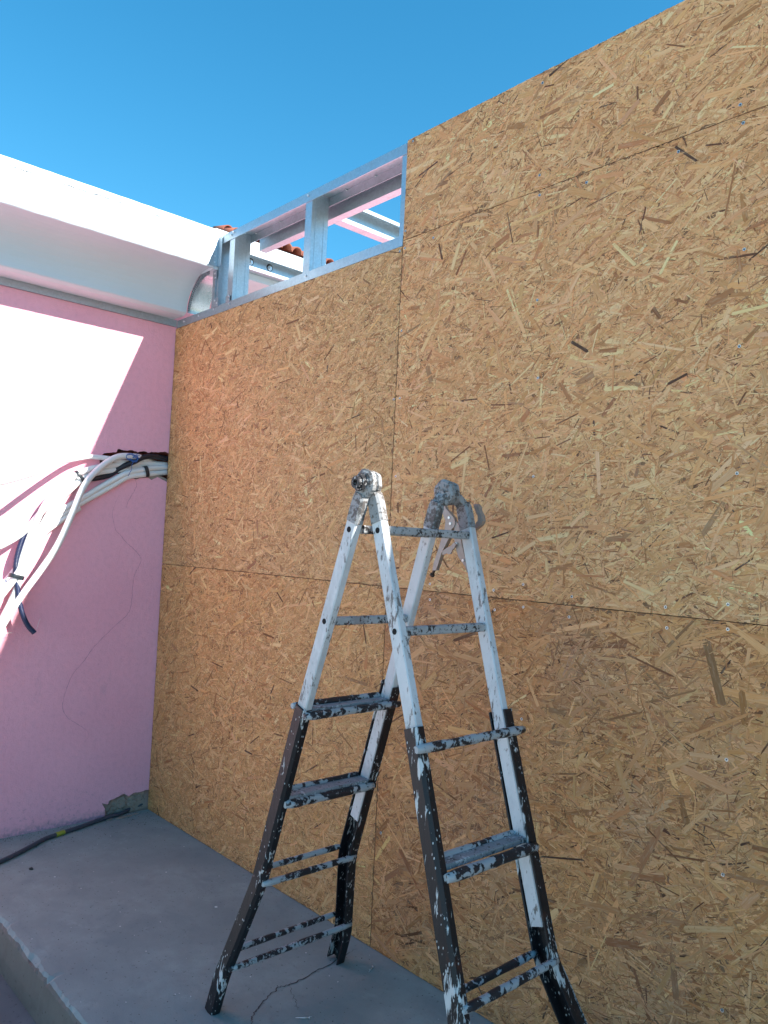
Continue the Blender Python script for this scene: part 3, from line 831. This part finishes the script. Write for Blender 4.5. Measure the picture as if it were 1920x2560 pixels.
hinge(-0.576, -0.553, True)
hinge(-0.280, -0.257, False)
# bent arms of the hinge plates
for X, tab, yd in ((AX, A1y, -0.576), (BX, B1y, -0.553), (AX, A2y, -0.280), (BX, B2y, -0.257)):
    m = MB(); m.bar([(HXL, yd, HZL), (X(1.538), yd * .5 + yat(tab, 1.5) * .5, 1.538), (X(1.515), yat(tab, 1.5), 1.515), (X(1.47), yat(tab, 1.47), 1.47)], 0.038, 0.020, Y, 0.25)
    m.build('hinge_arm', M['lad_grimy_shade'], lad)
# holes through the near stiles
for X, tab, z in ((AX, A1y, 1.432), (AX, A1y, 1.186), (BX, B1y, 1.432), (BX, B1y, 1.186)):
    m = MB(); y = yat(tab, z) - 0.0122
    m.tube([(X(z), y - 0.0006, z), (X(z), y + 0.001, z)], 0.0078, 12); m.build('stile_hole', M['hole'], lad)
# upper rungs of the inner ladder
def rung_bar(X, ta, tb, z, mat='lad_rung', w=0.026, d=0.022, name='rung', offx=0, cut=0.012):
    a = yat(ta, z) + cut; b = yat(tb, z) - cut
    m = MB(); m.bar([(X(z) + offx, a, z), (X(z) + offx, (a + b) / 2, z), (X(z) + offx, b, z)], w, d, (0, 0, 1), 0.15)
    return m.build(name, M[mat], lad)
M['lad_rung_pale'] = m_paint('pale_rung_paint', (0.40, 0.415, 0.43), (0.035, 0.034, 0.036), 0.53, None, 0.5, 0.55, 1.0, 0.3)
for z in (1.434, 1.186):
    rung_bar(AX, A1y, A2y, z, 'lad_rung_pale'); rung_bar(BX, B1y, B2y, z, 'lad_rung_pale')
# lower treads: painted flat rung between two round tubes of the outer ladder
def rung_tube(X, ta, tb, z, offx, r=0.0105, over=0.0, dz=0.0, mat='lad_rung'):
    a = yat(ta, z) - over; b = yat(tb, z) + over
    x = X(z) + offx
    rr = random.Random(int(z * 1000 + offx * 999))
    pts = [(x, a + (b - a) * k / 14, z + dz) for k in range(15)]
    m = MB(); jit = [r * rr.uniform(0.93, 1.1) for _ in pts]; jit[0] = r * .75; jit[-1] = r * .75
    m.tube(pts, r, 10, True, lambda i: jit[i])
    return m.build('rung', M[mat], lad)
fullA1, fullA2 = A1y + FA1[1:], A2y + FA2[1:]
fullB1, fullB2 = B1y + FB1[1:], B2y + FB2[1:]
# third from the top
rung_bar(AX, A1y, A2y, 0.934, 'lad_tread', 0.042, 0.014, 'tread'); rung_tube(AX, A1y, A2y, 0.925, 0.034, 0.0115, 0.022); rung_tube(AX, A1y, A2y, 0.943, -0.030, 0.0105, 0.020)
rung_tube(BX, B1y, B2y, 0.932, 0.036, 0.0115, 0.040)
# fourth
rung_bar(AX, A1y, A2y, 0.675, 'lad_tread', 0.052, 0.014, 'tread', 0, 0.0); rung_tube(AX, A1y, A2y, 0.662, 0.033, 0.012, 0.008); rung_tube(AX, A1y, A2y, 0.682, -0.033, 0.010, 0.004)
rung_bar(BX, B1y, B2y, 0.680, 'lad_tread', 0.036, 0.014, 'tread', 0, 0.0); rung_tube(BX, B1y, B2y, 0.668, 0.033, 0.013, 0.006); rung_tube(BX, B1y, B2y, 0.684, -0.022, 0.010, 0.004)
# paired round rungs on the flared feet
for z, dzf, dzb in ((0.425, -0.010, 0.010), (0.162, -0.010, 0.010)):
    rung_tube(AX, fullA1, fullA2, z, 0.026, 0.0092, 0.012, dzf); rung_tube(AX, fullA1, fullA2, z, -0.028, 0.0086, 0.0, dzb)
    rung_tube(BX, fullB1, fullB2, z, 0.026, 0.0098, 0.010, 0.0); rung_tube(BX, fullB1, fullB2, z, -0.028, 0.0092, 0.0, 0.0)

# pale painted web of the flared foot on the wall side
m = MB(); m.bar([Vector((BX(z) + 0.012, yy + 0.026, z)) for z, yy in [(0.415, -0.268), (0.40, -0.264), (0.13, -0.180), (0.10, -0.176), (0.005, -0.172)]], 0.034, 0.004, Y, 0.2, [.006, .02, .034, .034, .034])
m.build('foot_plate', M['lad_rung_pale'], lad)

# ------------------------------------------------------------------ locking pliers clamped to the far hinge
pl = thing('locking_pliers', 'worn locking C clamp pliers hanging from the far ladder hinge', 'pliers')
YP = -0.185
def plate(name, poly, th, mat=M['plier'], y=YP, par=pl):
    m = MB(); m.prism([at(*c4(*p), 1, y) for p in poly], (0, th, 0)); return m.build(name, mat, par)
plate('body', [(1040, 500), (1065, 470), (1085, 520), (1130, 570), (1165, 615), (1178, 660), (1165, 700), (1140, 722), (1072, 716), (1080, 640), (1060, 590)], 0.012)
plate('handle', [(1080, 700), (1140, 722), (1120, 800), (1085, 870), (1045, 950), (1010, 1060), (985, 1130), (950, 1130), (965, 1050), (1000, 950), (1030, 850), (1060, 760)], 0.014, y=YP + 0.001)
plate('link', [(1050, 940), (1095, 905), (1130, 890), (1165, 850), (1185, 870), (1170, 905), (1145, 930), (1135, 965), (1105, 970), (1095, 960), (1050, 978)], 0.004, y=YP - 0.0045)
plate('release_handle', [(1170, 690), (1185, 645), (1215, 690), (1225, 790), (1240, 870), (1262, 960), (1290, 1070), (1292, 1150), (1275, 1090), (1240, 1045), (1205, 990), (1180, 900), (1165, 800)], 0.012, y=YP + 0.002)
plate('jaw', [(1355, 480), (1385, 472), (1405, 490), (1415, 540), (1440, 590), (1447, 640), (1430, 680), (1380, 722), (1340, 740), (1330, 700), (1375, 672), (1400, 635), (1398, 590), (1375, 540)], 0.014)
m = MB(); a = at(*c4(975, 1120), 1, YP + 0.006); b = at(*c4(955, 1165), 1, YP + 0.006); c = at(*c4(945, 1185), 1, YP + 0.006)
m.tube([a, b], 0.0045, 10); m.tube([b, c], 0.0075, 12); m.build('adjusting_screw', M['rusty'], pl)
for q in [(1112, 608), (1125, 667), (1182, 865), (1250, 1030)]:
    w = at(*c4(*q), 1, YP - 0.002); m = MB(); m.tube([w, w + Vector((0, 0.006, 0))], 0.0042, 10); m.build('rivet', M['screw'], pl)

# ------------------------------------------------------------------ cables from the wall slot
def cable(pp, r, mat, label, name='cable', cat='cable', group='white cables coming out of the wall slot', segs=12, tail=None):
    pts = [at(*c3(x, y), 0, d) for x, y, d in pp]
    if group:   # hang down to the yard beyond the left edge
        e = pts[-1]; k = len(label) % 7
        pts += [Vector((e.x + .04, e.y - .10, e.z - .30)), Vector((e.x + .07 + .01 * k, min(e.y - .16, -1.05), 0.25)), Vector((0.16 + .03 * k, -1.22 - .03 * k, -0.128)), Vector((0.34 + .04 * k, -1.55, -0.130))]
    m = MB(); m.tube(spline(pts, 7), r, segs)
    return tag(m.build(name, M[mat]), label, cat, group)
RC = 0.0140
cable([(1290, 395, -.050), (1230, 372, -.030), (1180, 350, -.004), (1120, 336, .022), (1000, 333, .038), (900, 375, .052), (800, 455, .067), (720, 545, .082), (665, 645, .093), (620, 760, .102), (560, 900, .110), (500, 1030, .113), (430, 1150, .113), (330, 1290, .104), (210, 1450, .092), (120, 1580, .082), (50, 1690, .078), (-40, 1840, .075), (-160, 2040, .08)],
      0.0150, 'cable', 'white cable arching in front of all the others from the blue wire tie')
cable([(1440, 425, -.036), (1395, 425, -.032), (1300, 428, -.018), (1200, 443, .002), (1060, 472, .020), (950, 525, .024), (850, 580, .023), (720, 660, .021), (600, 728, .020), (490, 800, .024), (400, 872, .034), (315, 1000, .044), (240, 1150, .050), (160, 1325, .055), (135, 1430, .054), (80, 1560, .052), (10, 1700, .050), (-60, 1850, .05)],
      RC, 'cable', 'upper white cable of the pair taped near the board edge')
cable([(1440, 470, -.034), (1390, 468, -.034), (1200, 484, .002), (1060, 506, .016), (950, 568, .0155), (850, 624, .0155), (700, 706, .0155), (560, 790, .0155), (430, 872, .022), (350, 950, .030), (300, 1060, .036), (225, 1220, .046), (115, 1345, .052), (50, 1430, .052), (-40, 1540, .052), (-150, 1660, .052)],
      RC, 'cable', 'lower white cable of the pair, lying against the pink wall')
cable([(1440, 405, -.050), (1395, 405, -.045), (1200, 392, -.022), (1000, 402, .002), (850, 420, .020), (760, 435, .028), (700, 458, .033), (640, 480, .038), (560, 545, .044), (450, 640, .052), (370, 740, .057), (300, 880, .062), (225, 1060, .066), (140, 1310, .067), (100, 1380, .066), (45, 1450, .062), (-20, 1530, .062), (-120, 1640, .06)],
      RC, 'cable', 'upper white cable in the tape wrap at the sunlit bend')
cable([(1440, 445, -.050), (1395, 440, -.048), (1200, 432, -.024), (1000, 446, .0), (850, 462, .014), (760, 485, .022), (690, 518, .028), (600, 595, .034), (500, 695, .042), (420, 795, .050), (350, 905, .056), (275, 1060, .061), (178, 1315, .067), (150, 1400, .064), (105, 1520, .058), (40, 1660, .052), (-20, 1790, .05), (-100, 1950, .05)],
      RC, 'cable', 'lower white cable in the tape wrap at the sunlit bend')
cable([(1300, 410, -.045), (1150, 400, -.02), (1000, 372, .004), (900, 353, .018), (820, 343, .022), (740, 338, .022), (670, 347, .035), (590, 362, .060), (500, 380, .130), (400, 420, .190), (300, 466, .240), (150, 512, .280), (0, 552, .300), (-150, 592, .31)],
      0.0125, 'cable', 'topmost white cable running level to the left along the wall')
cable([(640, 500, .018), (560, 580, .018), (480, 660, .018), (410, 730, .017), (330, 812, .030), (250, 905, .042), (180, 975, .052), (90, 1035, .065), (0, 1082, .075), (-120, 1135, .085)],
      RC, 'cable', 'white cable branching low to the left behind the conduit')
cable([(660, 760, .020), (560, 830, .016), (450, 905, .016), (380, 960, .016), (300, 1050, .016), (200, 1180, .018), (100, 1310, .022), (10, 1420, .030), (-90, 1530, .035), (-200, 1640, .04)],
      RC, 'cable', 'white cable passing behind the trunk and leaving the frame above the tape')
# dark cable and corrugated conduit
cable([(1440, 362, -.034), (1395, 356, -.028), (1280, 335, -.006), (1190, 342, .010), (1115, 378, .022), (1050, 405, .016), (980, 440, .008), (900, 490, .004), (800, 515, .012), (700, 528, .015), (610, 580, .016), (540, 660, .015)],
      0.0135, 'black', 'dark cable threading between the white cables in the wall slot', group=None)
cpts = spline([at(*c3(x, y), 0, d) for x, y, d in [(420, 700, .016), (330, 800, .020), (245, 915, .034), (192, 1005, .048), (152, 1120, .062), (130, 1230, .068), (132, 1330, .058), (146, 1440, .074), (160, 1540, .082), (186, 1640, .088), (226, 1730, .094), (285, 1800, .100)]], 40)
m = MB(); m.tube(cpts, 0.0098, 12, False, lambda i: 0.0122 if (i // 2) % 2 else 0.0106)
con = tag(m.build('conduit', M['conduit']), 'dark blue corrugated conduit with open end hanging below the tape', 'conduit')
m = MB(); m.tube(cpts[-60:], 0.0090, 12, False); m.build('conduit_bore', M['hole'], con)
# tape bands
def band(px, py, d, tx, ty, half_w, half_t, length, label):
    c = at(*c3(px, py), 0, d); e = at(*c3(px + tx, py + ty), 0, d)
    ax = (e - c).normalized(); nx = Vector((1, 0, 0)); sd = ax.cross(nx).normalized(); n = 20
    m = MB(); rings = []
    for k, s in ((-.5, .97), (-.3, 1.0), (.3, 1.0), (.5, .97)):
        rings.append([c + ax * (length * k) + sd * (half_w * s * math.copysign(abs(math.cos(q)) ** .75, math.cos(q))) + nx * (half_t * s * math.copysign(abs(math.sin(q)) ** .85, math.sin(q))) for q in [2 * math.pi * j / n for j in range(n)]])
    m.loft(rings, True, False, False, True)
    return tag(m.build('tape_band', M['tape']), label, 'tape', 'black tape bands round the cables')
band(1208, 462, .002, -60, 12, 0.0300, 0.0215, 0.020, 'black tape band round the cable pair beside the board edge')
band(655, 503, .034, -60, 45, 0.0320, 0.0235, 0.016, 'black tape band round the two cables at the sunlit bend')
band(136, 1332, .060, -30, 90, 0.0330, 0.0270, 0.018, 'black tape band round the trunk just above the conduit end')
# blue wire tie, wound and knotted
rw = random.Random(11); bp = []
for k in range(46):
    a = k * 0.83; rad = 34 + 14 * math.sin(k * 1.7)
    bp.append(at(*c3(1098 + rad * 1.15 * math.cos(a) + rw.uniform(-6, 6), 345 + rad * math.sin(a) + rw.uniform(-5, 5)), 0, 0.040 + 0.010 * math.sin(a * 1.3) + rw.uniform(-.004, .004)))
bp += [at(*c3(x, y), 0, d) for x, y, d in [(1098, 395, .046), (1092, 440, .046), (1075, 475, .044), (1062, 500, .042)]]
m = MB(); m.tube(spline(bp, 4), 0.0014, 6)
for dx_, dy_ in ((58, -18), (62, 6), (50, -30)):
    m.tube(spline([at(*c3(1100, 345), 0, .044), at(*c3(1100 + dx_ * .6, 345 + dy_ * .7 - 4), 0, .05), at(*c3(1100 + dx_, 345 + dy_), 0, .048)], 5), 0.0013, 6)
tag(m.build('wire_tie', M['bluewire']), 'knotted bright blue wire tie holding cables in the wall slot', 'wire')
for pp, lab in (([(335, 1680, .03), (318, 1720, .035), (305, 1768, .03)], 'thin pale wire end beside the conduit mouth'), ([(20, 1806, .03), (60, 1800, .035), (105, 1798, .03)], 'thin pale wire end at the far left beside the cables')):
    m = MB(); m.tube(spline([at(*c3(x, y), 0, d) for x, y, d in pp], 4), 0.0007, 5); tag(m.build('wire_end', M['cable']), lab, 'wire')

# ------------------------------------------------------------------ hose on the slab
hp_ = []
for q in [(822, 238), (800, 250), (760, 275), (700, 308), (600, 352), (500, 388), (430, 412), (380, 428), (330, 445), (270, 466), (200, 503), (100, 556), (0, 603), (-120, 660), (-300, 760)]:
    w = at(*c8(*q), 2, 0.010); hp_.append(Vector((max(w.x, -0.03 if w.y > -0.13 else 0.014), min(w.y, -0.02), 0.0105)))
hp_[0] = Vector((-0.05, hp_[1].y + .03, 0.035)); hp_[1].z = 0.022
hs = spline(hp_, 8)
m = MB(); m.tube(hs, 0.0095, 12)
hose = tag(m.build('hose', M['hose']), 'dark grey hose lying along the foot of the pink wall', 'hose')
ti = min(range(len(hs)), key=lambda i: (hs[i] - at(*c8(357, 437), 2, 0.010)).length)
m = MB(); m.tube(hs[ti - 4:ti + 5], 0.0108, 12, True, lambda i: 0.0106 + 0.0007 * (i % 2)); m.build('tape', M['yellow'], hose)

# ------------------------------------------------------------------ small things on the slab
def loose_screw(p0, p1, label):
    a = at(*c6(*p0), 2, 0.004); b = at(*c6(*p1), 2, 0.004); d = (b - a).normalized()
    m = MB(); m.tube([a, b - d * 0.003], 0.0020, 8, True, lambda i: 0.0006 if i == 0 else 0.0020); m.tube([b - d * 0.003, b], 0.004, 10, True, lambda i: 0.0022 if i == 0 else 0.0042)
    tag(m.build('loose_screw', M['screw']), label, 'screw', 'loose screws on the slab')
loose_screw((1528, 1312), (1562, 1268), 'small loose screw on the slab close to the boards')
loose_screw((895, 1708), (1018, 1708), 'long loose screw on the slab at the front')
def crumb(px, py, r, mat, label, seed, name='crumb', group=None):
    w = at(*c8(px, py), 2, r * .4); rr = random.Random(seed); bm = bmesh.new()
    bmesh.ops.create_icosphere(bm, subdivisions=1, radius=r)
    for v in bm.verts: v.co = Vector((v.co.x * rr.uniform(.7, 1.4), v.co.y * rr.uniform(.6, 1.2), v.co.z * rr.uniform(.35, .6))) 
    me = bpy.data.meshes.new(name); bm.to_mesh(me); bm.free(); me.materials.append(M[mat])
    o = bpy.data.objects.new(name, me); COL.objects.link(o); o.location = w
    return tag(o, label, 'debris', group)
crumb(1281, 870, 0.006, 'chip', 'white plaster chip on the slab beside the ladder foot', 1)
crumb(183, 643, 0.011, 'dirt', 'dark lump of dirt on the slab left of the hose', 2)
crumb(985, 665, 0.004, 'chip', 'tiny pale chip in the middle of the slab', 3)
crumb(325, 692, 0.004, 'chip', 'tiny pale chip near the dark lump of dirt', 4)
# scattered grit nobody could count, thicker along the foot of the wall
gm = MB(); rr = random.Random(8)
for k in range(900):
    near = rr.random() < 0.45
    x = rr.uniform(0.01, 0.22) if near else rr.uniform(0.05, 2.6); y = rr.uniform(-0.9, -0.02); 
    if near and rr.random() < .4: x = rr.uniform(.005, .06)
    r = rr.uniform(0.0008, 0.0032) * (1.0 if near else .75)
    a = rr.uniform(0, 6)
    p = [(x + r * math.cos(a + q) * rr.uniform(.6, 1.3), y + r * math.sin(a + q) * rr.uniform(.6, 1.3), 0.0004) for q in (0, 1.57, 3.14, 4.71)]
    gm.add(p + [(x, y, r * .9)], [(0, 1, 4), (1, 2, 4), (2, 3, 4), (3, 0, 4)])
tag(gm.build('grit', M['dirt']), 'fine dark grit scattered over the slab', kind='stuff')
cm2 = MB()
for k in range(70):
    x = rr.uniform(0.05, 2.7); y = rr.uniform(-0.9, -0.03); r = rr.uniform(0.0012, 0.004); a = rr.uniform(0, 6)
    p = [(x + r * math.cos(a + q) * rr.uniform(.5, 1.4), y + r * math.sin(a + q) * rr.uniform(.4, 1.1), 0.0004) for q in (0, 1.57, 3.14, 4.71)]
    cm2.add(p + [(x, y, r * .6)], [(0, 1, 4), (1, 2, 4), (2, 3, 4), (3, 0, 4)])
tag(cm2.build('plaster_grit', M['chip']), 'pale plaster grit scattered over the slab', kind='stuff')
# flakes of grey debris by the broken corner of the wall
fm = MB()
for q, l in (((700, 325), .07), ((760, 330), .05), ((640, 345), .04), ((800, 318), .03)):
    w = at(*c8(*q), 2, 0.0); x = max(w.x, .03)
    fm.prism([(x, w.y, 0.0006), (x + l * .3, w.y - l * .5, 0.0006), (x + l * .45, w.y - l * .1, 0.0006), (x + l * .2, w.y + l * .4, 0.0006)], (0, 0, 0.004))
tag(fm.build('mortar_flakes', M['mortar']), 'broken flakes of mortar by the chipped wall corner', 'debris')
